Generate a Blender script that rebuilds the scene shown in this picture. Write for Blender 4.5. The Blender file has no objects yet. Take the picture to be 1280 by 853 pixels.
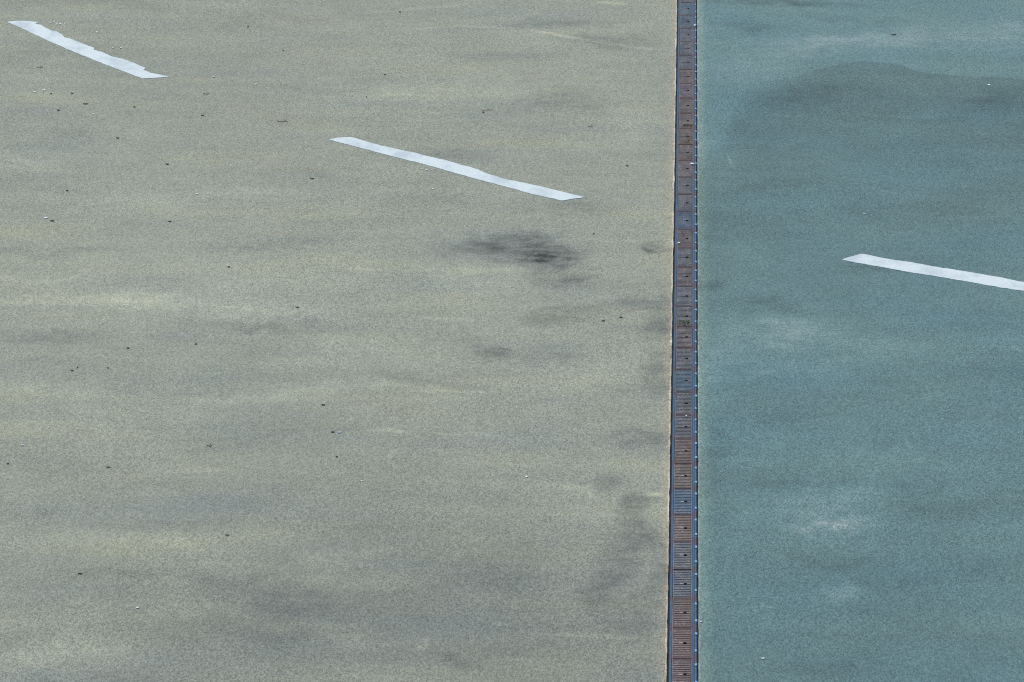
import bpy, bmesh, math, random
from mathutils import Vector, Euler, noise as mnoise

random.seed(7)
R = math.radians
scene = bpy.context.scene
col = scene.collection

# ---------------------------------------------------------------- camera
# Telephoto view from an upper storey, looking along the drain (world +Y).
IMG_W, IMG_H, F_PX = 1280.0, 853.0, 7960.0
CAM = Vector((0.0033, -34.0, 7.69))
PITCH_DOWN, YAW_LEFT = R(13.09), R(1.602)
cam_data = bpy.data.cameras.new('camera')
cam = bpy.data.objects.new('camera', cam_data)
col.objects.link(cam)
cam.location = CAM
cam.rotation_euler = Euler((R(90) - PITCH_DOWN, 0, YAW_LEFT), 'XYZ')
cam_data.sensor_fit = 'HORIZONTAL'
cam_data.sensor_width = 36.0
cam_data.lens = 36.0 * F_PX / IMG_W
cam_data.clip_start, cam_data.clip_end = 0.5, 2000
scene.camera = cam
CROT = cam.rotation_euler.to_matrix()

def gp(px, py, z=0.0):
    """point of the ground plane seen at a position measured on the photograph"""
    d = CROT @ Vector(((px - IMG_W / 2) / F_PX, -(py - IMG_H / 2) / F_PX, -1.0))
    t = (z - CAM.z) / d.z
    return CAM + d * t

# ---------------------------------------------------------------- tagging
def tag(o, label=None, cat=None, group=None, kind=None):
    if label: o['label'] = label
    if cat: o['category'] = cat
    if group: o['group'] = group
    if kind: o['kind'] = kind
    return o

def empty(name, loc):
    o = bpy.data.objects.new(name, None)
    o.empty_display_size = 0.05
    o.location = loc
    col.objects.link(o)
    return o

def link(name, bm, mat, parent=None, loc=None, smooth=False):
    me = bpy.data.meshes.new(name)
    bmesh.ops.recalc_face_normals(bm, faces=bm.faces)
    bm.to_mesh(me)
    bm.free()
    if smooth:
        for p in me.polygons: p.use_smooth = True
    me.materials.append(mat)
    o = bpy.data.objects.new(name, me)
    col.objects.link(o)
    if parent is not None: o.parent = parent
    if loc is not None: o.location = loc
    return o

def box(bm, x0, x1, y0, y1, z0, z1, bev=0.0):
    vs = [bm.verts.new((x, y, z)) for z in (z0, z1) for y in (y0, y1) for x in (x0, x1)]
    fs = []
    for f in ((0, 2, 3, 1), (4, 5, 7, 6), (0, 1, 5, 4), (2, 6, 7, 3), (0, 4, 6, 2), (1, 3, 7, 5)):
        fs.append(bm.faces.new([vs[i] for i in f]))
    if bev > 0:
        es = set(e for f in fs for e in f.edges)
        bmesh.ops.bevel(bm, geom=list(es), offset=bev, segments=1, affect='EDGES')

def disc(bm, cx, cy, z0, z1, r0, r1, n=14):
    a = [bm.verts.new((cx + r0 * math.cos(2 * math.pi * i / n), cy + r0 * math.sin(2 * math.pi * i / n), z0)) for i in range(n)]
    b = [bm.verts.new((cx + r1 * math.cos(2 * math.pi * i / n), cy + r1 * math.sin(2 * math.pi * i / n), z1)) for i in range(n)]
    for i in range(n):
        bm.faces.new((a[i], a[(i + 1) % n], b[(i + 1) % n], b[i]))
    bm.faces.new(b)

# ---------------------------------------------------------------- node helper
class NT:
    def __init__(self, name):
        self.mat = bpy.data.materials.new(name)
        self.mat.use_nodes = True
        self.t = self.mat.node_tree
        self.bsdf = self.t.nodes['Principled BSDF']
        self.pos = self.n('ShaderNodeNewGeometry').outputs['Position']
    def n(self, kind, **kw):
        nd = self.t.nodes.new(kind)
        for k, v in kw.items(): setattr(nd, k, v)
        return nd
    def put(self, sock, v):
        if isinstance(v, bpy.types.NodeSocket): self.t.links.new(v, sock)
        else: sock.default_value = v
    def m(self, op, a, b=0.0, c=None, clamp=False):
        nd = self.n('ShaderNodeMath', operation=op, use_clamp=clamp)
        self.put(nd.inputs[0], a); self.put(nd.inputs[1], b)
        if c is not None: self.put(nd.inputs[2], c)
        return nd.outputs[0]
    def vm(self, op, a, b=None, c=None, out=0):
        nd = self.n('ShaderNodeVectorMath', operation=op)
        self.put(nd.inputs[0], a)
        if b is not None: self.put(nd.inputs[1], b)
        if c is not None: self.put(nd.inputs[2], c)
        return nd.outputs[out]
    def noise(self, vec, scale=(1, 1, 1), detail=4.0, rough=0.55, off=(0, 0, 0), out='Fac'):
        v = self.vm('MULTIPLY_ADD', vec, scale, off)
        nd = self.n('ShaderNodeTexNoise', noise_dimensions='2D')
        self.put(nd.inputs['Vector'], v)
        nd.inputs['Scale'].default_value = 1.0
        nd.inputs['Detail'].default_value = detail
        nd.inputs['Roughness'].default_value = rough
        return nd.outputs[out]
    def voro(self, vec, scale=(1, 1, 1), off=(0, 0, 0), rnd=1.0):
        v = self.vm('MULTIPLY_ADD', vec, scale, off)
        nd = self.n('ShaderNodeTexVoronoi', voronoi_dimensions='2D')
        self.put(nd.inputs['Vector'], v)
        nd.inputs['Scale'].default_value = 1.0
        nd.inputs['Randomness'].default_value = rnd
        sp = self.n('ShaderNodeSeparateColor')
        self.t.links.new(nd.outputs['Color'], sp.inputs[0])
        return sp.outputs[0], sp.outputs[1], nd.outputs['Distance']
    def rng(self, v, a, b, c=0.0, d=1.0, smooth=True):
        nd = self.n('ShaderNodeMapRange', interpolation_type='SMOOTHSTEP' if smooth else 'LINEAR')
        self.put(nd.inputs['Value'], v)
        nd.inputs['From Min'].default_value, nd.inputs['From Max'].default_value = a, b
        nd.inputs['To Min'].default_value, nd.inputs['To Max'].default_value = c, d
        return nd.outputs['Result']
    def mix(self, f, a, b):
        nd = self.n('ShaderNodeMix', data_type='RGBA')
        self.put(nd.inputs[0], f)
        for s, v in ((nd.inputs[6], a), (nd.inputs[7], b)):
            self.put(s, v if isinstance(v, bpy.types.NodeSocket) else (v[0], v[1], v[2], 1.0))
        return nd.outputs[2]
    def scale_col(self, c, f):
        return self.vm('SCALE', c) if False else self._sc(c, f)
    def _sc(self, c, f):
        nd = self.n('ShaderNodeVectorMath', operation='SCALE')
        self.put(nd.inputs[0], c); self.put(nd.inputs['Scale'], f)
        return nd.outputs[0]
    def sep(self, v):
        nd = self.n('ShaderNodeSeparateXYZ'); self.put(nd.inputs[0], v)
        return nd.outputs
    def bump(self, h, strength, dist):
        nd = self.n('ShaderNodeBump')
        nd.inputs['Strength'].default_value = strength
        nd.inputs['Distance'].default_value = dist
        self.put(nd.inputs['Height'], h)
        self.t.links.new(nd.outputs[0], self.bsdf.inputs['Normal'])
    def done(self, color, rough=0.9, spec=0.25, metal=0.0):
        self.put(self.bsdf.inputs['Base Color'], color if isinstance(color, bpy.types.NodeSocket) else (*color, 1.0))
        self.put(self.bsdf.inputs['Roughness'], rough)
        self.put(self.bsdf.inputs['Specular IOR Level'], spec)
        self.put(self.bsdf.inputs['Metallic'], metal)
        return self.mat

def blob_sum(nt, vec, blobs, base=0.0):
    """adds worn or stained patches and broad tone shifts of the paving; each was located on the photograph and is laid out on the ground"""
    acc, wide = base, 0.0
    for (px, py, rx, ry, a) in blobs:
        c = gp(px, py)
        ex = (gp(px + rx, py) - gp(px - rx, py)).length / 2
        ey = (gp(px, py - ry) - gp(px, py + ry)).length / 2
        inv = (1 / ex, 1 / ey, 0.0)
        d = nt.vm('LENGTH', nt.vm('MULTIPLY_ADD', vec, inv, (-c.x / ex, -c.y / ey, 0.0)), out='Value')
        k = nt.rng(d, 1.25, 0.15)
        if rx >= 200: wide = nt.m('MULTIPLY_ADD', k, a, wide)
        else: acc = nt.m('MULTIPLY_ADD', k, a * (1.85 if a < 0 else 1.75), acc)
    brk = nt.noise(nt.pos, (6.5, 5.5, 1), 5, .62, (17.7, 23.1, 0))
    return nt.m('MULTIPLY_ADD', acc, nt.rng(brk, .30, .70, .5, 1.45), wide)

def streak_sum(nt, vec, streaks, base=0.0):
    """thin scuffs: (x0, y0, x1, y1, width in metres, strength)"""
    acc = base
    for (x0, y0, x1, y1, w, a) in streaks:
        p, q = gp(x0, y0), gp(x1, y1)
        ang = math.atan2(q.y - p.y, q.x - p.x)
        mp = nt.n('ShaderNodeMapping', vector_type='TEXTURE')
        nt.put(mp.inputs['Vector'], vec)
        mp.inputs['Location'].default_value = ((p.x + q.x) / 2, (p.y + q.y) / 2, 0)
        mp.inputs['Rotation'].default_value = (0, 0, ang)
        mp.inputs['Scale'].default_value = ((q - p).length / 2, w, 1)
        d = nt.vm('LENGTH', nt.vm('MULTIPLY', mp.outputs[0], (1, 1, 0)), out='Value')
        acc = nt.m('MULTIPLY_ADD', nt.rng(d, 1.15, 0.3), a * (1.6 if a > 0 else .8), acc)
    return acc

def warp(nt, amp_big=0.22, amp_small=0.05, off=(0, 0, 0)):
    w1 = nt.noise(nt.pos, (1.1, .45, 1), 3, .6, off, 'Color')
    w2 = nt.noise(nt.pos, (9, 4, 1), 3, .6, off, 'Color')
    v = nt.vm('MULTIPLY_ADD', nt.vm('SUBTRACT', w1, (.5, .5, .5)), (amp_big * 2, amp_big * 5, 0), nt.pos)
    v = nt.vm('MULTIPLY_ADD', nt.vm('SUBTRACT', w2, (.5, .5, .5)), (amp_small * 2, amp_small * 7, 0), v)
    return v

def aggregate(nt, off):
    """stone chips of the asphalt: returns a zero-mean brightness term and a height"""
    a, a2, d1 = nt.voro(nt.pos, (1 / .0046, 1 / .0155, 1), off)
    b, b2, d2 = nt.voro(nt.pos, (1 / .0070, 1 / .023, 1), (off[0] + 3.3, off[1] + 7.7, 0))
    n = nt.noise(nt.pos, (60, 22, 1), 2, .6, off)
    s = nt.m('MULTIPLY_ADD', nt.m('SUBTRACT', a, .5), 1.0, nt.m('MULTIPLY', nt.m('SUBTRACT', b, .5), .25))
    s = nt.m('ADD', s, nt.m('MULTIPLY', nt.m('SUBTRACT', n, .5), .08))
    pit = nt.m('GREATER_THAN', a2, .955)           # open pores
    s = nt.m('SUBTRACT', s, nt.m('MULTIPLY', pit, .30))
    chip = nt.m('GREATER_THAN', b2, .975)          # pale stones
    s = nt.m('ADD', s, nt.m('MULTIPLY', chip, .32))
    return s, nt.m('ADD', a, b)

# ---------------------------------------------------------------- paving materials
def mat_beige():
    nt = NT('beige_asphalt')
    wv = warp(nt)
    blobs = [
        # oil drips and tyre smears, with broad tone shifts among them
        (660, 318, 92, 26, -.11), (672, 318, 74, 22, -.10), (688, 319, 50, 17, -.14), (590, 312, 60, 13, -.10), (715, 346, 60, 10, -.10),
        (640, 300, 70, 8, -.07), (632, 437, 22, 13, -.12), (690, 442, 60, 16, -.07), (705, 394, 55, 14, -.11),
        (810, 384, 80, 12, -.11), (828, 415, 26, 24, -.15), (826, 470, 26, 30, -.12), (815, 550, 50, 30, -.10),
        (822, 309, 24, 9, -.15),
        (757, 705, 28, 48, -.14), (790, 660, 28, 36, -.15), (815, 700, 26, 40, -.07), (790, 760, 40, 30, -.05), (802, 630, 34, 10, -.13), (760, 605, 24, 18, -.11),
        (815, 725, 30, 30, -.08), (620, 720, 70, 22, -.05), (565, 836, 45, 13, -.07),
        (355, 738, 130, 32, -.075), (180, 727, 130, 12, -.05), (60, 421, 80, 10, -.08), (45, 310, 110, 6, -.07),
        (480, 770, 240, 60, -.05), (330, 790, 90, 16, -.05), (150, 655, 180, 9, -.05),
        (700, 27, 80, 10, -.08), (690, 130, 70, 15, -.09), (640, 75, 90, 12, -.06), (765, 52, 60, 12, -.09),
        (560, 190, 80, 12, -.06), (705, 265, 70, 15, -.07), (330, 305, 80, 14, -.05), (430, 545, 200, 22, -.05),
        (330, 410, 120, 7, -.06), (600, 420, 60, 8, -.04), (380, 215, 60, 8, -.05), (90, 170, 50, 8, -.05),
        (20, 60, 60, 20, -.04), (380, 20, 160, 10, -.05), (520, 480, 100, 9, -.05), (770, 540, 60, 12, -.05),
        (250, 600, 340, 70, -.06), (520, 650, 260, 80, -.06), (100, 5, 140, 8, -.06),
        (430, 800, 700, 170, -.16), (640, 760, 210, 130, -.05), (200, 360, 420, 60, .05),  # broad soft areas: darker towards the bottom, a paler band higher up
        # bleached patches
        (150, 376, 190, 13, .11), (330, 393, 130, 13, .10), (600, 345, 70, 20, .06), (470, 440, 140, 22, .05),
        (40, 480, 100, 22, .05), (60, 818, 140, 26, .08), (710, 618, 44, 8, .08), (822, 625, 15, 7, .24),
        (508, 812, 16, 5, .09), (640, 776, 13, 4, .13), (430, 800, 90, 12, .05), (30, 200, 130, 14, .05),
        (560, 115, 120, 14, .04), (800, 160, 60, 30, .05), (440, 490, 180, 10, .06), (250, 245, 160, 10, .05),
        (330, 500, 160, 10, .06), (110, 505, 60, 8, .05), (200, 675, 90, 8, .04), (430, 690, 60, 12, .06),
        (760, 470, 70, 20, .05), (500, 125, 90, 9, .04), (40, 345, 90, 6, .05),
    ]
    tone = blob_sum(nt, wv, blobs, 0.0)
    straight = nt.vm('MULTIPLY_ADD', nt.vm('SUBTRACT', nt.noise(nt.pos, (6, 2, 1), 2, .5, (0, 0, 0), 'Color'), (.5, .5, .5)), (.03, .10, 0), nt.pos)
    tone = streak_sum(nt, straight, [
        (505, 38, 560, 33, .05, .08), (556, 33, 650, 35, .05, .12), (645, 35, 755, 54, .05, .14), (745, 53, 850, 66, .05, .10),
        (455, 537, 520, 541, .05, .13), (515, 540, 640, 545, .05, .07), (425, 335, 490, 339, .05, .10),
        (1, 200, 60, 204, .06, .07), (520, 488, 620, 491, .05, .08), (500, 395, 620, 402, .06, .06),
        (430, 118, 560, 120, .06, .07), (740, 2, 790, 6, .05, .14), (430, 20, 620, 2, .06, .07),
        (484, 578, 497, 560, .02, .10), (200, 588, 300, 588, .05, .06), (470, 560, 500, 500, .02, .04),
        (640, 640, 830, 650, .05, .05), (198, 722, 222, 722, .04, .13), (670, 790, 830, 800, .05, .07),
        (70, 310, 160, 312, .05, -.10), (575, 312, 690, 309, .04, -.14), (655, 327, 700, 325, .04, -.24), (660, 319, 705, 322, .05, -.22), (640, 313, 690, 316, .04, -.15), (680, 309, 715, 306, .03, -.15),
        (690, 352, 745, 348, .05, -.12), (625, 300, 720, 303, .04, -.10), (620, 433, 645, 440, .03, -.18),
        (797, 309, 824, 318, .035, -.34), (820, 318, 844, 309, .03, -.20), (806, 305, 842, 300, .03, -.20),
        (10, 450, 90, 447, .05, -.08), (250, 425, 340, 436, .06, -.07), (60, 505, 140, 502, .05, -.08),
        (330, 418, 420, 414, .05, -.08), (395, 645, 415, 647, .03, -.10), (610, 394, 690, 391, .06, -.06),
    ], tone)
    # general wear
    big = nt.noise(nt.pos, (.55, .28, 1), 4, .55, (11.3, 4.1, 0))
    mid = nt.noise(nt.pos, (2.6, 1.3, 1), 4, .52, (2.3, 9.1, 0))
    streaky = nt.noise(nt.pos, (1.2, 3.6, 1), 4, .52, (5.3, 1.9, 0))
    fine = nt.noise(nt.pos, (14, 6, 1), 4, .65, (7.3, 3.9, 0))
    tone = nt.m('MULTIPLY_ADD', nt.m('SUBTRACT', big, .5), .15, tone)
    tone = nt.m('MULTIPLY_ADD', nt.m('SUBTRACT', mid, .5), .16, tone)
    tone = nt.m('MULTIPLY_ADD', nt.m('SUBTRACT', streaky, .5), .17, tone)
    tone = nt.m('MULTIPLY_ADD', nt.m('SUBTRACT', fine, .5), .08, tone)
    agg, h = aggregate(nt, (0.7, 0.2, 0))
    # rougher, more open patches show stronger grain
    open_ = nt.rng(nt.noise(nt.pos, (.8, .4, 1), 3, .6, (1.1, 8.2, 0)), .3, .7, .52, .64)
    total = nt.m('MULTIPLY', nt.m('ADD', tone, 1.0), nt.m('MULTIPLY_ADD', agg, open_, 1.0))
    # hue: sandy film where bleached, grey where the binder shows
    hue_n = nt.noise(nt.pos, (.7, 1.5, 1), 4, .55, (21.3, 14.1, 0))
    hue = nt.m('MULTIPLY_ADD', tone, 1.2, nt.m('MULTIPLY_ADD', nt.m('SUBTRACT', hue_n, .5), 1.5, .5), clamp=True)
    c = nt.mix(hue, COL_BEIGE_GREY, COL_BEIGE_SAND)
    # edge along the drain: sandy fringe, pale mortar line
    xyz = nt.sep(nt.pos)
    ed = nt.m('SUBTRACT', -.0695, xyz[0])
    edn = nt.noise(nt.pos, (10, 3, 1), 4, .6, (3, 3, 0))
    edj = nt.m('MULTIPLY_ADD', nt.m('SUBTRACT', edn, .5), .05, ed)
    c = nt.mix(nt.m('MULTIPLY', nt.rng(edj, .06, .0), .38), c, (.40, .33, .235))
    line = nt.rng(nt.m('MULTIPLY_ADD', nt.m('SUBTRACT', nt.noise(nt.pos, (30, 9, 1), 3, .6, (8, 1, 0)), .5), .016, ed), .0095, .005)
    lw = nt.rng(nt.noise(nt.pos, (0, 1.3, 1), 4, .7, (4, 2, 0)), .36, .56)
    c = nt.mix(nt.m('MULTIPLY', line, nt.m('MULTIPLY', lw, .75)), c, (.56, .52, .44))
    c = nt._sc(c, total)
    nt.bump(h, .18, .003)
    return nt.done(c, .93, .2)

def mat_teal():
    nt = NT('teal_asphalt')
    wv = warp(nt, off=(40, 17, 0))
    blobs = [
        (1210, 42, 150, 26, .11), (1085, 52, 90, 15, .10), (1000, 55, 90, 16, .07), (940, 75, 60, 22, .05),
        (945, 4, 90, 9, -.14), (945, 32, 60, 10, -.10), (1085, 22, 90, 8, -.07), (1020, 3, 60, 5, -.08),
        (1040, 640, 90, 32, .13), (1030, 652, 44, 7, .09), (1085, 578, 70, 20, .06), (985, 415, 80, 20, .12),
        (1020, 462, 80, 16, .08), (1050, 430, 90, 20, .05), (960, 430, 60, 40, .05), (1130, 400, 60, 12, .04), (905, 450, 26, 60, .07), (930, 768, 24, 5, .11), (1055, 745, 44, 18, .12),
        (1150, 575, 120, 16, .04), (1250, 432, 60, 14, .07), (1140, 140, 40, 6, .06), (1210, 785, 80, 20, .04),
        (900, 210, 30, 40, .06), (930, 310, 50, 14, .05), (1110, 440, 60, 16, .05), (930, 580, 60, 12, .05),
        (950, 382, 50, 18, -.12), (886, 355, 26, 16, -.14), (960, 470, 80, 9, -.07), (1100, 500, 180, 18, -.05),
        (1200, 630, 150, 22, -.07), (888, 560, 22, 40, -.06), (985, 607, 60, 9, -.06), (1150, 270, 120, 16, -.05),
        (960, 240, 60, 12, -.06), (1250, 250, 90, 30, -.04), (1040, 700, 60, 14, -.05), (1200, 720, 120, 20, -.04),
        (1130, 330, 120, 10, -.04), (990, 520, 70, 10, -.04), (1220, 470, 100, 12, -.05), (1040, 835, 90, 14, -.04),
        (1020, 120, 120, 18, -.06), (1080, 800, 330, 170, -.07), (1100, 640, 60, 16, .06), (960, 640, 50, 12, .05), (1070, 615, 50, 8, .05), (1250, 125, 90, 16, -.07), (900, 620, 30, 60, -.04),
    ]
    tone = blob_sum(nt, wv, blobs, 0.0)
    straight = nt.vm('MULTIPLY_ADD', nt.vm('SUBTRACT', nt.noise(nt.pos, (6, 2, 1), 2, .5, (9, 4, 0), 'Color'), (.5, .5, .5)), (.03, .10, 0), nt.pos)
    tone = streak_sum(nt, straight, [
        (907, 190, 919, 212, .012, .16), (1012, 651, 1040, 656, .03, .20), (1035, 655, 1070, 660, .03, .08),
        (912, 765, 948, 768, .03, .09), (1040, 143, 1150, 146, .04, .06), (925, 187, 950, 188, .03, .09),
        (1262, 431, 1279, 440, .03, .12), (1270, 523, 1280, 523, .03, .14), (880, 175, 900, 178, .02, .08),
        (940, 140, 1050, 150, .04, .05), (1090, 235, 1130, 242, .04, .06), (1200, 355, 1279, 345, .05, .05),
        (1000, 88, 1025, 82, .05, -.10), (1110, 43, 1124, 44, .03, -.12), (880, 420, 884, 520, .02, -.04),
    ], tone)
    # the tide mark of a patch of later, darker coating
    xyz = nt.sep(wv)
    raw = nt.sep(nt.vm('MULTIPLY_ADD', nt.vm('SUBTRACT', nt.noise(nt.pos, (3.5, 1.6, 1), 5, .6, (31, 6, 0), 'Color'), (.5, .5, .5)), (.03, .16, 0), nt.pos))
    pts = [(872, 190), (905, 160), (925, 125), (960, 104), (1000, 93), (1045, 80), (1075, 77), (1120, 80), (1150, 90), (1200, 95), (1280, 98), (1400, 104)]
    P = [gp(*p) for p in pts]
    x0, x1 = P[0].x, P[-1].x
    ys = [p.y for p in P]
    y0, y1 = min(ys), max(ys)
    fc = nt.n('ShaderNodeFloatCurve')
    cv = fc.mapping.curves[0]
    norm = [((p.x - x0) / (x1 - x0), (p.y - y0) / (y1 - y0)) for p in P]
    cv.points[0].location = norm[0]
    cv.points[1].location = norm[-1]
    for q in norm[1:-1]: cv.points.new(*q)
    fc.mapping.update()
    nt.put(fc.inputs['Value'], nt.rng(raw[0], x0, x1, smooth=False))
    yb = nt.rng(fc.outputs[0], 0, 1, y0, y1, smooth=False)
    dd = nt.m('SUBTRACT', yb, raw[1])
    crisp = nt.rng(raw[0], gp(920, 100).x, gp(1070, 100).x)
    soft_m = nt.rng(dd, -.3, .9)
    hard_m = nt.rng(dd, -.03, .05)
    edge = nt.m('ADD', nt.m('MULTIPLY', hard_m, crisp), nt.m('MULTIPLY', soft_m, nt.m('SUBTRACT', 1.0, crisp)))
    fade = nt.rng(dd, .8, 6.0, .23, .08)
    tone = nt.m('SUBTRACT', tone, nt.m('MULTIPLY', edge, fade))
    big = nt.noise(nt.pos, (.6, .3, 1), 4, .55, (1.3, 24.1, 0))
    mid = nt.noise(nt.pos, (2.4, 1.2, 1), 4, .52, (12.3, 3.1, 0))
    streaky = nt.noise(nt.pos, (1.0, 3.2, 1), 4, .52, (8.3, 11.9, 0))
    fine = nt.noise(nt.pos, (14, 6, 1), 4, .65, (9.3, 6.9, 0))
    for nn, k in ((big, .13), (mid, .18), (streaky, .18), (fine, .07)):
        tone = nt.m('MULTIPLY_ADD', nt.m('SUBTRACT', nn, .5), k, tone)
    agg, h = aggregate(nt, (10.7, 5.2, 0))
    ry = nt.sep(nt.pos)[1]
    open_ = nt.rng(nt.noise(nt.pos, (.8, .4, 1), 3, .6, (6.1, 2.2, 0)), .3, .7, .58, .70)
    total = nt.m('MULTIPLY', nt.m('ADD', tone, 1.0), nt.m('MULTIPLY_ADD', agg, open_, 1.0))
    hue_n = nt.noise(nt.pos, (.8, .8, 1), 4, .55, (2.3, 31.1, 0))
    hue = nt.m('MULTIPLY_ADD', nt.m('SUBTRACT', hue_n, .5), 2.0, .5, clamp=True)
    c = nt.mix(hue, COL_TEAL_BLUE, COL_TEAL_GREEN)
    c = nt.mix(nt.m('MULTIPLY', tone, 2.2, clamp=True), c, (.150, .206, .204))      # scuffed coating greys out
    ed = nt.m('SUBTRACT', nt.sep(nt.pos)[0], .0695)
    edj = nt.m('MULTIPLY_ADD', nt.m('SUBTRACT', nt.noise(nt.pos, (8, 2, 1), 4, .6, (3, 13, 0)), .5), .06, ed)
    c = nt.mix(nt.m('MULTIPLY', nt.rng(edj, .08, .0), .55), c, (.20, .295, .245))
    line = nt.rng(nt.m('MULTIPLY_ADD', nt.m('SUBTRACT', nt.noise(nt.pos, (30, 7, 1), 3, .6, (8, 21, 0)), .5), .02, ed), .008, .003)
    c = nt.mix(nt.m('MULTIPLY', line, .4), c, (.42, .45, .38))
    c = nt._sc(c, total)
    nt.bump(h, .18, .003)
    return nt.done(c, .93, .2)

COL_BEIGE_GREY = (.213, .250, .222)
COL_BEIGE_SAND = (.278, .297, .220)
COL_TEAL_BLUE = (.098, .189, .203)
COL_TEAL_GREEN = (.117, .205, .200)
M_BEIGE, M_TEAL = mat_beige(), mat_teal()

def mat_paint():
    nt = NT('white_road_paint')
    a = nt.noise(nt.pos, (5, 2, 1), 6, .65, (3, 1, 0))
    b = nt.noise(nt.pos, (40, 14, 1), 3, .6, (1, 5, 0))
    g, _, d = nt.voro(nt.pos, (1 / .008, 1 / .03, 1))
    f = nt.m('MULTIPLY_ADD', nt.rng(a, .42, .68), .16, 0.0)
    f = nt.m('MULTIPLY_ADD', nt.m('SUBTRACT', b, .45), .14, f)
    f = nt.m('MULTIPLY_ADD', nt.m('SUBTRACT', g, .5), .09, f)
    c = nt._sc(nt.mix(nt.rng(a, .4, .7), (.540, .640, .655), (.495, .605, .645)), nt.m('SUBTRACT', 1.0, f))
    nt.bump(g, .08, .002)
    return nt.done(c, .7, .3)
M_PAINT = mat_paint()

# ---------------------------------------------------------------- drain materials
PITCH = .5004
DOT0 = gp(855, 842.4).y                     # bolt of the grate nearest the lower edge
JOINT0 = DOT0 - PITCH / 2

def joint_dist(nt):
    y = nt.sep(nt.pos)[1]
    t = nt.m('FRACT', nt.m('DIVIDE', nt.m('SUBTRACT', y, JOINT0 - PITCH / 2), PITCH))
    return nt.m('MULTIPLY', nt.m('ABSOLUTE', nt.m('SUBTRACT', t, .5)), PITCH)

def mat_rail(name, base, alt, rust, rust_reach, rust_amt, rough=.5):
    nt = NT(name)
    n1 = nt.noise(nt.pos, (9, 2.2, 1), 5, .65, (4, 7, 0))
    n2 = nt.noise(nt.pos, (70, 25, 1), 4, .6, (1, 2, 0))
    c = nt.mix(nt.rng(n1, .35, .65), base, alt)
    jd = joint_dist(nt)
    jd = nt.m('MULTIPLY_ADD', nt.m('SUBTRACT', n1, .5), .14, jd)
    rm = nt.m('MULTIPLY', nt.rng(jd, rust_reach, rust_reach * .45), rust_amt)
    n3 = nt.noise(nt.pos, (3, .5, 1), 4, .6, (14, 3, 0))
    rm = nt.m('MAXIMUM', rm, nt.m('MULTIPLY', nt.rng(n3, .55, .75), .3))
    c = nt.mix(rm, c, rust)
    c = nt._sc(c, nt.rng(n2, .25, .75, .75, 1.25))
    nt.bump(n2, .25, .002)
    return nt.done(c, .6, .15)
M_RAIL = mat_rail('blue_rail_paint', (.026, .074, .160), (.026, .094, .150), (.060, .052, .082), .10, .85)
M_LIP = mat_rail('worn_blue_lip', (.040, .115, .225), (.032, .105, .175), (.064, .060, .096), .09, .8)
M_EDGE = mat_rail('shaded_navy_edge', (.016, .036, .078), (.012, .028, .062), (.032, .026, .042), .08, .7)  # navy frame strip, its colour darkened to carry the shade of the gap

def mat_simple(name, c, rough=.7, spec=.3, metal=0.0, var=.25, scale=(60, 40, 1)):
    nt = NT(name)
    n = nt.noise(nt.pos, scale, 4, .6)
    nt.done(nt._sc((c[0], c[1], c[2]), nt.rng(n, .25, .75, 1 - var, 1 + var)), rough, spec, metal)
    return nt.mat

def mat_slat():
    nt = NT('weathered_grate_metal')
    oi = nt.n('ShaderNodeObjectInfo')
    n1 = nt.noise(nt.pos, (26, 8, 1), 5, .65, (2, 3, 0))
    n2 = nt.noise(nt.pos, (110, 60, 1), 3, .6, (5, 1, 0))
    c = nt.mix(nt.m('MULTIPLY', nt.rng(n1, .45, .70), .35), oi.outputs['Color'], (.080, .058, .050))
    worn = nt.m('MULTIPLY', nt.rng(n2, .45, .66), nt.rng(nt.noise(nt.pos, (20, 5, 1), 3, .6, (9, 9, 0)), .40, .62))
    c = nt.mix(nt.m('MULTIPLY', worn, .6), c, (.30, .29, .27))
    nt.bump(n2, .3, .002)
    return nt.done(c, .55, .4, .15)
M_SLAT = mat_slat()

def mat_end():
    nt = NT('rusty_end_bar')
    n1 = nt.noise(nt.pos, (30, 6, 1), 5, .65, (7, 3, 0))
    n2 = nt.noise(nt.pos, (120, 60, 1), 3, .6, (5, 8, 0))
    oi = nt.n('ShaderNodeObjectInfo')
    c = nt.mix(nt.rng(n1, .38, .66), (.038, .028, .038), (.070, .040, .036))
    c = nt.mix(.35, c, oi.outputs['Color'])
    c = nt._sc(c, nt.rng(n2, .25, .75, .7, 1.25))
    return nt.done(c, .75, .3)
M_END = mat_end()
M_DARK = mat_simple('hole_shade', (.012, .014, .018), .95, .1)  # near-black colour painted in for the shade inside the bolt hole
M_TROUGH = mat_simple('dark_trough_concrete', (.045, .050, .055), .9, .2)  # plain dark tone below the slots
M_CLIP = mat_simple('pale_blue_clip', (.17, .34, .50), .5, .3, 0.0, .15)
def mat_bolt():
    nt = NT('bolt_steel')
    oi = nt.n('ShaderNodeObjectInfo')
    n = nt.noise(nt.pos, (90, 60, 1), 4, .6)
    return nt.done(nt._sc(oi.outputs['Color'], nt.rng(n, .25, .75, .8, 1.2)), .55, .3)
M_BOLT = mat_bolt()

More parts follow.
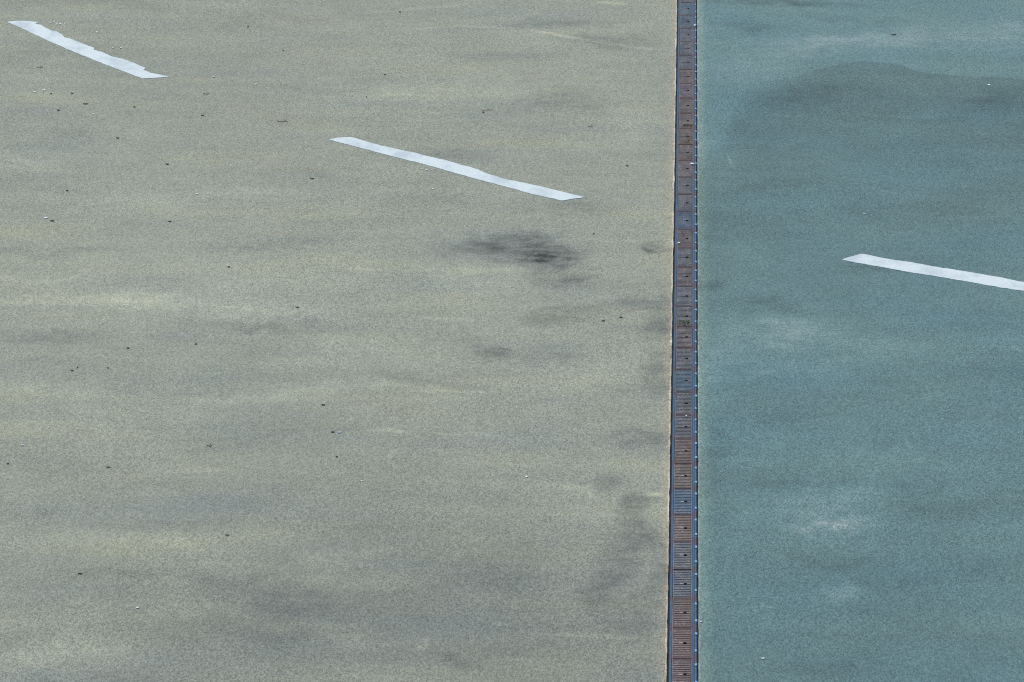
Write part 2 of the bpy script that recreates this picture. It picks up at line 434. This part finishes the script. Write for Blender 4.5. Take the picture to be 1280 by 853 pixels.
# ---------------------------------------------------------------- paving sheets
HALF = .0695
def paving(name, mat, x_out, x_in, jitter, seed):
    bm = bmesh.new()
    ys = [-70.0, -40.0, -9.0] + [-9.0 + .035 * i for i in range(1, 600)] + [60.0, 220.0, 600.0]
    top_in, top_out, low_in = [], [], []
    for y in ys:
        j = jitter * (mnoise.fractal((seed, y * 5.0, 0), 1.0, 2.0, 4)) if -9 < y < 12 else 0
        top_in.append(bm.verts.new((x_in + j, y, 0)))
        low_in.append(bm.verts.new((x_in + j, y, -.09)))
        top_out.append(bm.verts.new((x_out, y, 0)))
    for i in range(len(ys) - 1):
        bm.faces.new((top_in[i], top_in[i + 1], top_out[i + 1], top_out[i]))
        bm.faces.new((low_in[i], low_in[i + 1], top_in[i + 1], top_in[i]))
    o = link(name, bm, mat)
    for p in o.data.polygons:
        if abs(p.normal.z) > .5 and p.normal.z < 0: p.flip()
    return tag(o, kind='structure')
paving('beige_pavement', M_BEIGE, -300.0, -HALF, .0022, 1.3)
paving('teal_pavement', M_TEAL, 300.0, HALF, .0016, 8.3)

# ---------------------------------------------------------------- drain channel
Y_A, Y_B = JOINT0 - 2 * PITCH, JOINT0 + 38 * PITCH
ch = tag(empty('drain_channel', (0, 0, 0)), 'long blue steel drain channel running between beige and teal asphalt', 'drain channel')
# one trough: floor and two walls
bm = bmesh.new()
box(bm, -.066, .066, Y_A, Y_B, -.14, -.125)
box(bm, -.066, -.058, Y_A, Y_B, -.1249, -.022)
box(bm, .058, .066, Y_A, Y_B, -.1249, -.022)
link('trough', bm, M_TROUGH, ch)
bm = bmesh.new(); box(bm, -.0692, -.0602, Y_A, Y_B, -.05, -.017, .001); link('edge_strip', bm, M_EDGE, ch)
bm = bmesh.new(); box(bm, .0622, .0692, Y_A, Y_B, -.05, -.017, .001); link('edge_strip', bm, M_EDGE, ch)
bm = bmesh.new(); box(bm, -.0598, -.0485, Y_A, Y_B, -.04, -.002, .0015); link('rail', bm, M_RAIL, ch)
bm = bmesh.new(); box(bm, .0405, .0526, Y_A, Y_B, -.04, -.005, .001); link('rail', bm, M_RAIL, ch)
bm = bmesh.new(); box(bm, .0529, .0618, Y_A, Y_B, -.04, -.001, .0015); link('rail_lip', bm, M_LIP, ch)
rnd = random.Random(5)
for k in range(-1, 38):
    for s in (-1, 1):
        y = JOINT0 + k * PITCH + s * .112 + rnd.uniform(-.008, .008)
        if not (-8.6 < y < 10.3): continue
        b = bmesh.new()
        w = rnd.uniform(.0085, .0115)
        box(b, .0532, .0532 + w, y - .017, y + .017, -.001, .0025 + rnd.uniform(0, .002), .0012)
        link('clip', b, M_CLIP, ch)

# ---------------------------------------------------------------- grates
def make_grate():
    g = empty('drain_grate', (0, 0, 0))
    x0, x1, L = -.0475, .0395, PITCH / 2 - .0030
    bm = bmesh.new()
    box(bm, x0, x0 + .004, -L, L, -.026, -.004)
    box(bm, x1 - .004, x1, -L, L, -.026, -.004)
    n = 14
    y_a, y_b = -L + .044, L - .034
    step = (y_b - y_a) / n
    rb = random.Random(3)
    for i in range(n + 1):
        y = y_a + i * step
        z = -.0035 + rb.uniform(-.0004, .0003)
        box(bm, x0 + .0041, x1 - .0041, y - .0102, y + .0102, -.022, z, .0015)
    for xr in (-.0205, .0285):                               # longitudinal ribs just under the bars
        box(bm, xr - .0018, xr + .0018, y_a - .012, y_b + .012, -.030, -.0075)
    link('slat_panel', bm, M_SLAT, g)
    bm = bmesh.new(); box(bm, x0 + .0041, x1 - .0041, -L, y_a - .0175, -.020, -.0032, .0015); link('end_bar', bm, M_END, g)
    bm = bmesh.new(); box(bm, x0 + .0041, x1 - .0041, y_b + .0175, L, -.020, -.0040, .0015); link('end_bar', bm, M_END, g)
    bm = bmesh.new(); box(bm, -.0150, .0010, -.009, .009, -.006, -.0015, .0015); link('bolt', bm, M_BOLT, g)
    bm = bmesh.new(); disc(bm, .0095, 0, -.006, -.0008, .0075, .0068); link('bolt_socket', bm, M_DARK, g)  # solid dark disc, its colour stands for the shaded hole
    return g

def copy_tree(o, parent=None):
    c = o.copy(); col.objects.link(c)
    if parent is not None: c.parent = parent
    for chd in list(o.children): copy_tree(chd, c)
    return c

BROWN, TEALISH, GREY, PLUM = (.086, .064, .058), (.030, .086, .130), (.060, .078, .096), (.076, .059, .067)
# index from the lower edge of the photo: tint
TINT = {0: BROWN, 1: BROWN, 2: BROWN, 3: GREY, 4: GREY, 5: BROWN, 6: TEALISH, 7: BROWN, 8: BROWN, 9: GREY, 10: GREY, 11: TEALISH,
        12: GREY, 13: PLUM, 14: GREY, 15: GREY, 16: PLUM, 17: GREY, 18: PLUM, 19: TEALISH, 20: GREY, 21: GREY, 22: PLUM, 23: BROWN,
        24: BROWN, 25: BROWN, 26: BROWN, 27: PLUM, 28: BROWN, 29: GREY, 30: GREY, 31: GREY, 32: TEALISH, 33: TEALISH}
LOOK = {BROWN: 'rust brown', TEALISH: 'blue green', GREY: 'grey', PLUM: 'purplish brown'}
ORD = ['lowest', 'second', 'third', 'fourth', 'fifth', 'sixth', 'seventh', 'eighth', 'ninth', 'tenth', 'eleventh', 'twelfth',
       'thirteenth', 'fourteenth', 'fifteenth', 'sixteenth', 'seventeenth', 'eighteenth', 'nineteenth', 'twentieth',
       'twenty-first', 'twenty-second', 'twenty-third', 'twenty-fourth', 'twenty-fifth', 'twenty-sixth', 'twenty-seventh',
       'twenty-eighth', 'twenty-ninth', 'thirtieth', 'thirty-first', 'thirty-second', 'thirty-third', 'topmost']
SPECIAL = {
    6: 'blue green slatted drain grate between two rust brown grates, seventh up from the photo bottom',
    9: 'grey slatted drain grate with a white pebble above its dark bolt, tenth from the bottom',
    13: 'purplish brown drain grate just below the larger green weed tuft, fourteenth from the bottom',
    14: 'grey slatted drain grate just above the larger green weed tuft, fifteenth from the bottom',
    19: 'blue green drain grate just above a white flake on the left rail, twentieth up',
    25: 'rust brown drain grate just above the small upper weed tuft, twenty-sixth from the bottom',
}
rndg = random.Random(12)
proto = make_grate()
for k in range(-1, 36):
    g = proto if k == -1 else copy_tree(proto)
    g.location = (rndg.uniform(-.0006, .0006), DOT0 + k * PITCH, rndg.uniform(-.0012, .0008))
    g.rotation_euler = (rndg.uniform(-.0015, .0015), 0, rndg.uniform(-.0015, .0015))
    t = TINT.get(k, GREY)
    j = [rndg.uniform(.86, 1.16) for _ in range(3)]
    m = rndg.uniform(.9, 1.12) * (1.15 if k < 8 else .88)
    cc = tuple(t[i] * (1 + (j[i] - 1) * .5) * m for i in range(3))
    for chd in [g] + list(g.children):
        chd.color = (*cc, 1.0)
        if chd.name.startswith('bolt') and 'socket' not in chd.name:
            v = rndg.uniform(.22, .34) if k < 8 else rndg.uniform(.06, .14)
            chd.color = (v, v * .95, v * .88, 1.0)
    if k < 0 or k > 33:
        lab = 'slatted drain grate lying %s edge of the photo' % ('past the lower' if k < 0 else 'past the upper')
    elif k in SPECIAL: lab = SPECIAL[k]
    elif k == 0: lab = 'rust brown slatted drain grate at the very bottom edge of the photo'
    elif k == 33: lab = 'blue green slatted drain grate at the very top edge of the photo'
    else: lab = '%s slatted drain grate in the blue channel, %s up from the photo bottom' % (LOOK[t], ORD[k])
    tag(g, lab, 'drain grate', 'slatted grates along the drain channel')

# ---------------------------------------------------------------- road dashes
def dash(pts, label, seed):
    rr = random.Random(seed)
    base = [gp(x, y) for x, y in pts]
    outline = []
    for i, p in enumerate(base):                              # subdivide so that the edge is slightly ragged
        q = base[(i + 1) % len(base)]
        n = max(1, int((q - p).length / .035))
        for s in range(n):
            v = p.lerp(q, s / n)
            if s:
                v.x += rr.gauss(0, .0010); v.y += rr.gauss(0, .004)
            outline.append(v)
    bm = bmesh.new()
    top = [bm.verts.new((v.x, v.y, .003)) for v in outline]
    bot = [bm.verts.new((v.x, v.y, -.004)) for v in outline]
    f = bm.faces.new(top)
    n = len(top)
    for i in range(n): bm.faces.new((bot[i], bot[(i + 1) % n], top[(i + 1) % n], top[i]))
    bmesh.ops.triangulate(bm, faces=[f])
    return tag(link('road_dash', bm, M_PAINT), label, 'road marking', 'painted dashes of the curved lane line')

z1 = [(45, 150), (90, 144), (160, 142), (255, 150), (235, 163), (275, 170), (305, 190), (345, 208), (375, 212), (410, 232),
      (430, 252), (470, 262), (540, 290), (625, 322), (625, 335), (680, 350), (745, 380), (815, 395), (880, 418), (972, 458),
      (955, 468), (1000, 488), (1060, 500), (1130, 515), (1040, 522), (950, 527), (700, 432), (500, 352), (330, 280), (170, 203)]
dash([(x / 5.333, y / 5.333) for x, y in z1], 'chipped white painted dash with a ragged upper edge, top left on beige asphalt', 1)
z2 = [(40, 94), (80, 86), (140, 83), (170, 88), (250, 113), (330, 132), (400, 148), (440, 155), (500, 172), (590, 191), (640, 206),
      (690, 220), (745, 236), (790, 256), (870, 280), (960, 298), (1050, 318), (1120, 335), (1245, 366), (1140, 382), (1000, 352),
      (880, 318), (700, 270), (500, 213), (300, 163), (150, 123)]
dash([(400 + x / 3.765, 150 + y / 3.765) for x, y in z2], 'whole white painted dash on beige asphalt above the dark oil smear', 2)
z3 = [(65, 134), (185, 97), (210, 97), (350, 126), (530, 152), (700, 183), (880, 212), (1000, 232), (1150, 258), (1280, 284),
      (1500, 326), (1700, 366), (1960, 420), (1840, 452), (1600, 404), (1280, 343), (1050, 308), (880, 277), (700, 247), (480, 212),
      (300, 178), (180, 158)]
dash([(1040 + x / 5.333, 300 + y / 5.333) for x, y in z3], 'clean white painted dash on teal asphalt right of the drain', 3)

# ---------------------------------------------------------------- litter
M_WHITEBIT = mat_simple('white_flake', (.72, .76, .78), .7, .3, 0, .1)
M_BLUEBIT = mat_simple('pale_blue_flake', (.38, .52, .66), .6, .3, 0, .1)
M_LEAFDARK = mat_simple('dark_dead_leaf', (.055, .059, .056), .8, .2, 0, .3)
M_LEAFBROWN = mat_simple('brown_dead_leaf', (.10, .075, .045), .8, .2, 0, .3)
M_TWIG = mat_simple('grey_twig', (.075, .075, .066), .85, .2, 0, .3)
M_ORANGE = mat_simple('orange_leaf_bit', (.26, .13, .06), .8, .2, 0, .2)

def flake_bm(rr, w, l):
    """an irregular thin curled chip"""
    bm = bmesh.new()
    n = rr.randint(5, 8)
    top, bot = [], []
    for i in range(n):
        a = 2 * math.pi * i / n
        k = rr.uniform(.65, 1.1)
        x, y = math.cos(a) * w * k / 2, math.sin(a) * l * k / 2
        z = .002 + .003 * (abs(x) / w + .3 * rr.random())
        top.append(bm.verts.new((x, y, z + .0015))); bot.append(bm.verts.new((x, y, z - .0005)))
    c = bm.verts.new((0, 0, .004)); d = bm.verts.new((0, 0, .001))
    for i in range(n):
        j = (i + 1) % n
        bm.faces.new((top[i], top[j], c)); bm.faces.new((bot[j], bot[i], d)); bm.faces.new((bot[i], bot[j], top[j], top[i]))
    return bm

def leaf_bm(rr, w, l):
    """a pointed, folded dry leaf"""
    bm = bmesh.new()
    N = 7
    rows = []
    for i in range(N):
        t = i / (N - 1)
        hw = l / 2 * math.sin(math.pi * (t * .92 + .04)) ** .8
        x = (t - .5) * w
        lift = .0025 + .001 * rr.random() + .002 * abs(t - .5)
        rows.append([bm.verts.new((x, hw, lift + .002)), bm.verts.new((x, 0, lift - .001)), bm.verts.new((x, -hw, lift + .0015)),
                     bm.verts.new((x, 0, lift - .002))])
    for a, b in zip(rows, rows[1:]):
        for i in range(4):
            j = (i + 1) % 4
            bm.faces.new((a[i], a[j], b[j], b[i]))
    bm.faces.new(rows[0]); bm.faces.new(list(reversed(rows[-1])))
    return bm

def twig_bm(rr, w):
    """a crooked stick with one short fork"""
    bm = bmesh.new()
    def tube(P, r0, r1):
        rings = []
        for i, p in enumerate(P):
            r = r0 + (r1 - r0) * i / (len(P) - 1)
            d = (P[min(i + 1, len(P) - 1)] - P[max(i - 1, 0)]).normalized()
            u = d.cross(Vector((0, 0, 1))).normalized(); v = u.cross(d)
            rings.append([bm.verts.new(p + u * r * math.cos(a) + v * r * math.sin(a)) for a in [k * math.pi / 3 for k in range(6)]])
        for a, b in zip(rings, rings[1:]):
            for i in range(6): bm.faces.new((a[i], a[(i + 1) % 6], b[(i + 1) % 6], b[i]))
        bm.faces.new(rings[0]); bm.faces.new(rings[-1])
    P = [Vector(((i / 6 - .5) * w, rr.uniform(-.012, .012), .004 + rr.uniform(0, .004))) for i in range(7)]
    tube(P, .0022, .0014)
    q = P[3]
    tube([q, q + Vector((w * .12, .03, .003)), q + Vector((w * .2, .055, .004))], .0016, .001)
    return bm

def bit(kind, px, py, w_px, name, label, cat, group=None, mat=None, rot=None, z=0.0, l_px=2.0):
    rr = random.Random(int(px * 31 + py * 17))
    p = gp(px, py, z)
    mpp = (gp(px + 1, py) - gp(px, py)).length
    vpp = (gp(px, py - 1) - gp(px, py)).length
    w = w_px * mpp
    if kind == 'flake': bm = flake_bm(rr, w, max(w * .9, l_px * vpp * .6))
    elif kind == 'leaf': bm = leaf_bm(rr, w * .8, max(w * .5, l_px * vpp * .42))
    else: bm = twig_bm(rr, w)
    o = link(name, bm, mat, None, p)
    o.rotation_euler.z = rr.uniform(-.2, .2) if rot is None else rot
    return tag(o, label, cat, group)

W, B, D, N_, T, O_ = M_WHITEBIT, M_BLUEBIT, M_LEAFDARK, M_LEAFBROWN, M_TWIG, M_ORANGE
def flakes(spots, label, group, mat=W, w=2.2):
    for (x, y, *s) in spots: bit('flake', x, y, s[0] if s else w, 'paint_flake', label, 'flake', group, mat)
flakes([(63, 29.5, 1.8), (68, 27.5, 2.2), (71, 31, 3.2), (75, 30.5, 2.4), (81, 30, 1.8)],
       'tiny white paint flake in the cluster just above the chipped dash', 'paint flakes clustered above the chipped dash')
flakes([(141, 60.5, 1.6), (151, 60.5, 2.4)], 'tiny white paint flake right of the middle of the chipped dash', 'paint flakes right of the chipped dash')
flakes([(43, 115.5, 3.6), (55, 113.5, 4.4)], 'small white paint flake left below the chipped dash', 'paint flakes left below the chipped dash')
flakes([(527, 212, 2.0), (533, 213, 2.4)], 'tiny white paint flake touching the underside of the whole beige dash', 'paint flakes under the whole dash')
for x, y, w, lab, m in [
    (121, 41, 2.6, 'single white flake with a dark speck, alone above the chipped dash', W),
    (117, 143.5, 3.0, 'lone white flake below the lower end of the chipped dash', W),
    (267, 97, 4.0, 'pale blue flake right of the chipped dash', B),
    (320, 106, 2.2, 'tiny white flake between the chipped dash and the whole dash', W),
    (246, 243, 2.6, 'tiny white flake below and between the two beige dashes', W),
    (57, 273.5, 6.0, 'pale bluish white flake near the left edge, beside dark leaf bits', W),
    (541, 237, 1.8, 'tiny white speck a little below the middle of the whole dash', W),
    (28, 557.5, 5.0, 'pale blue flake near the left edge in the lower half', B),
    (370, 456, 2.0, 'tiny white speck on bleached asphalt left of centre', W),
    (658, 597, 3.0, 'tiny white pebble on plain asphalt left of the lower drain', W),
    (452, 602, 2.0, 'faint white speck on plain asphalt in the lower middle', W),
    (172, 760.5, 4.5, 'pale flake in the lower left corner area', W),
    (953, 824, 5.5, 'white flake at the bottom of the teal asphalt', W),
    (1236, 107, 4.0, 'white flake on the dark teal patch near the upper right edge', W),
    (1080, 268, 2.0, 'tiny pale speck on teal asphalt above the teal dash', W),
    (876.3, 778, 3.2, 'white chip on teal asphalt right beside the lower drain', W),
    (424, 541.5, 5.0, 'pale bluish scrap lying against a dark leaf left of centre', B)]:
    bit('flake', x, y, w, 'flake', lab, 'flake', None, m, l_px=2.4)
for x, y, w, lab, m in [
    (64, 118, 3.0, 'dark leaf bit beside the white flakes left below the chipped dash', D),
    (90, 117.3, 4.0, 'dark leaf bit right of the two white flakes under the chipped dash', T),
    (73, 138.5, 4.6, 'black leaf bit left of the lone white flake below the chipped dash', D),
    (107, 130.5, 8.0, 'tan brown leaf bit below the chipped dash', N_),
    (168, 134.5, 3.4, 'black leaf bit straight below the lower end of the chipped dash', D),
    (253, 145, 5.0, 'dark folded leaf between the chipped dash and the whole dash', D),
    (147, 173.3, 5.4, 'dark leaf well below the chipped dash, right of faint streaks', T),
    (209, 206, 5.4, 'black leaf below and left of the whole dash, in open asphalt', D),
    (84, 239, 4.4, 'black leaf near the left side above the bleached band', D),
    (65, 276.8, 7.0, 'dark leaf sliver just below a pale bluish flake near the left edge', D),
    (212, 277.5, 6.0, 'dark leaf sliver in open asphalt above the bleached band', D),
    (390, 224, 7.0, 'thin dark leaf below the left end of the whole dash', T),
    (371.5, 385, 6.4, 'black leaf at the right end of the bleached band', D),
    (404, 507, 5.8, 'black leaf left of centre, above a leaf with a pale scrap', D),
    (416, 541, 6.4, 'dark leaf touching a pale bluish scrap left of centre', D),
    (160, 436, 5.0, 'dark curled leaf just below the bleached band', T),
    (90, 464, 5.2, 'dark leaf sliver left below the bleached band', D),
    (135, 461, 2.6, 'small dark leaf crumb, rightmost of three crumbs below the bleached band', D),
    (97, 460, 2.6, 'small dark leaf crumb just above a leaf sliver below the bleached band', D),
    (245, 431, 4.0, 'brown leaf crumb below the middle of the bleached band', N_),
    (286, 334.5, 4.4, 'dark leaf crumb above the bleached band', T),
    (135.5, 585, 7.0, 'dark blue grey leaf in the lower left, above the centre of empty asphalt', D),
    (10, 580.5, 4.0, 'dark leaf crumb at the left edge in the lower half', D),
    (284, 670, 6.6, 'dark leaf on tan tinted asphalt in the lower left', D),
    (100, 718, 6.8, 'black leaf in the lower left, lowest leaf of all', D),
    (421, 572, 3.4, 'dark leaf crumb in the lower middle', D),
    (784, 208, 4.0, 'dark leaf crumb right of the whole dash, near the drain', D),
    (500, 15.5, 3.4, 'dark leaf crumb near the top edge, middle of the beige asphalt', D),
    (481, 94, 3.6, 'dark leaf crumb above the whole dash', D),
    (458, 122, 2.4, 'tiny dark leaf crumb above the left end of the whole dash', D),
    (354, 64, 2.4, 'tiny dark leaf crumb up between the two beige dashes', D),
    (310, 34, 2.4, 'tiny dark leaf crumb near the top edge right of the chipped dash', D),
    (754, 402, 5.0, 'black leaf sliver below the oil smear', D),
    (776, 397.5, 6.0, 'black leaf sliver below the oil smear, nearer the drain', D),
    (742, 293, 2.6, 'tiny dark leaf crumb above the oil smear near the drain', D),
    (1117, 44, 8.0, 'dark thin leaf on pale teal asphalt at the upper right', T)]:
    bit('leaf', x, y, w, 'dead_leaf', lab, 'leaf', None, m)
for x, y, w, lab, m, r in [
    (353, 153, 15, 'grey forked twig lying above the left end of the whole dash', T, -.35),
    (610, 138.8, 15, 'dark twig with an orange tip above the whole dash', T, .12),
    (738, 159.3, 6, 'short dark twig right of the whole dash', T, -.1),
    (50, 85, 8, 'thin brown twig under the chipped dash', T, .1),
    (258, 118.5, 8, 'thin grey twig right of the chipped dash, below a pale blue flake', T, .05),
    (262, 559, 7, 'thin brown twig in the lower left half of the beige asphalt', T, .05),
    (147, 67, 0.1, '', T, 0)]:
    if not lab: continue
    bit('twig', x, y, w, 'twig', lab, 'twig', None, m, rot=r)
bit('leaf', 604, 141, 4, 'dead_leaf', 'orange brown leaf scrap beside the dark twig above the whole dash', 'leaf', None, O_)
# bits lying on the drain
bit('flake', 864.8, 205.2, 5.0, 'flake', 'bright white flake lying on the upper part of the drain', 'flake', None, W, z=.001, l_px=2.6)
bit('flake', 848.3, 304, 4.0, 'flake', 'bright white flake on the left rail of the drain beside a crack', 'flake', None, W, z=.001, l_px=2.2)
bit('flake', 868.4, 32.4, 3.0, 'flake', 'white flake on the right rail at the top of the drain', 'flake', None, W, z=.003, l_px=2.0)
bit('flake', 858, 520.6, 2.6, 'pebble', 'white pebble lying on a drain grate at mid height', 'pebble', None, W, z=.001, l_px=2.2)

# ---------------------------------------------------------------- weeds growing in the drain joints
M_WEED = mat_simple('weed_green', (.055, .105, .030), .7, .3, 0, .35, (90, 50, 1))
M_WEEDDRY = mat_simple('dry_weed', (.13, .095, .035), .8, .2, 0, .35, (90, 50, 1))
def weed(px, py, w_px, n, label, seed, green):
    rr = random.Random(seed)
    p = gp(px, py, -.004)
    mpp = (gp(px + 1, py) - gp(px, py)).length
    e = tag(empty('weed_tuft', p), label, 'weed', 'weed tufts in the drain')
    for nm, mat, cnt in (('leaf_blades', M_WEED, int(n * green)), ('dry_stems', M_WEEDDRY, int(n * (1 - green)))):
        if cnt == 0: continue
        bm = bmesh.new()
        for _ in range(cnt):
            x = rr.uniform(-.5, .5) * w_px * mpp; y = rr.gauss(0, .022)
            a = rr.uniform(0, 6.28); ln = rr.uniform(.010, .026); h = rr.uniform(.004, .011)
            d = Vector((math.cos(a), math.sin(a), 0)); s = Vector((-d.y, d.x, 0)) * rr.uniform(.002, .005)
            o = Vector((x, y, -.002))
            m1 = o + d * ln * .5 + Vector((0, 0, h)); tip = o + d * ln + Vector((0, 0, h * .7))
            v = [bm.verts.new(q) for q in (o - s * .4, o + s * .4, m1 + s, m1 - s, tip)]
            bm.faces.new((v[0], v[1], v[2], v[3])); bm.faces.new((v[3], v[2], v[4]))
        link(nm, bm, mat, e)
weed(856, 404.5, 14, 46, 'larger green and brown weed tuft across the drain at mid height', 3, .45)
weed(859, 157.2, 11, 34, 'smaller green weed tuft across the upper drain', 4, .7)
weed(858, 177.5, 9, 16, 'sparse dry weed tuft in the drain just below the smaller green tuft', 5, .35)

# ---------------------------------------------------------------- light: bright overcast
SUN_EL, SUN_AZ = R(55), R(-35)              # light comes from the left, a little from beyond
w = bpy.data.worlds.new('World')
scene.world = w
w.use_nodes = True
nt = w.node_tree
sky = nt.nodes.new('ShaderNodeTexSky')
sky.sky_type = 'NISHITA'
sky.sun_disc = False
sky.sun_elevation = SUN_EL
sky.sun_rotation = SUN_AZ
sky.dust_density = 3.0
bg = nt.nodes['Background']
nt.links.new(sky.outputs[0], bg.inputs['Color'])
bg.inputs['Strength'].default_value = 0.10
sl = bpy.data.lights.new('sun', 'SUN')
sl.energy = 1.5
sl.angle = R(26)
sl.color = (1.0, .95, .88)
so = bpy.data.objects.new('sun', sl)
col.objects.link(so)
sd = Vector((math.sin(SUN_AZ) * math.cos(SUN_EL), math.cos(SUN_AZ) * math.cos(SUN_EL), math.sin(SUN_EL)))
so.rotation_euler = sd.to_track_quat('Z', 'Y').to_euler()
so.location = (-20, 10, 30)

vs = scene.view_settings
vs.view_transform = 'Standard'
vs.look = 'None'
vs.exposure = 0.55
vs.gamma = 1.0
vs.use_curve_mapping = False
scene.cycles.use_denoising = False
scene.cycles.filter_width = 1.1
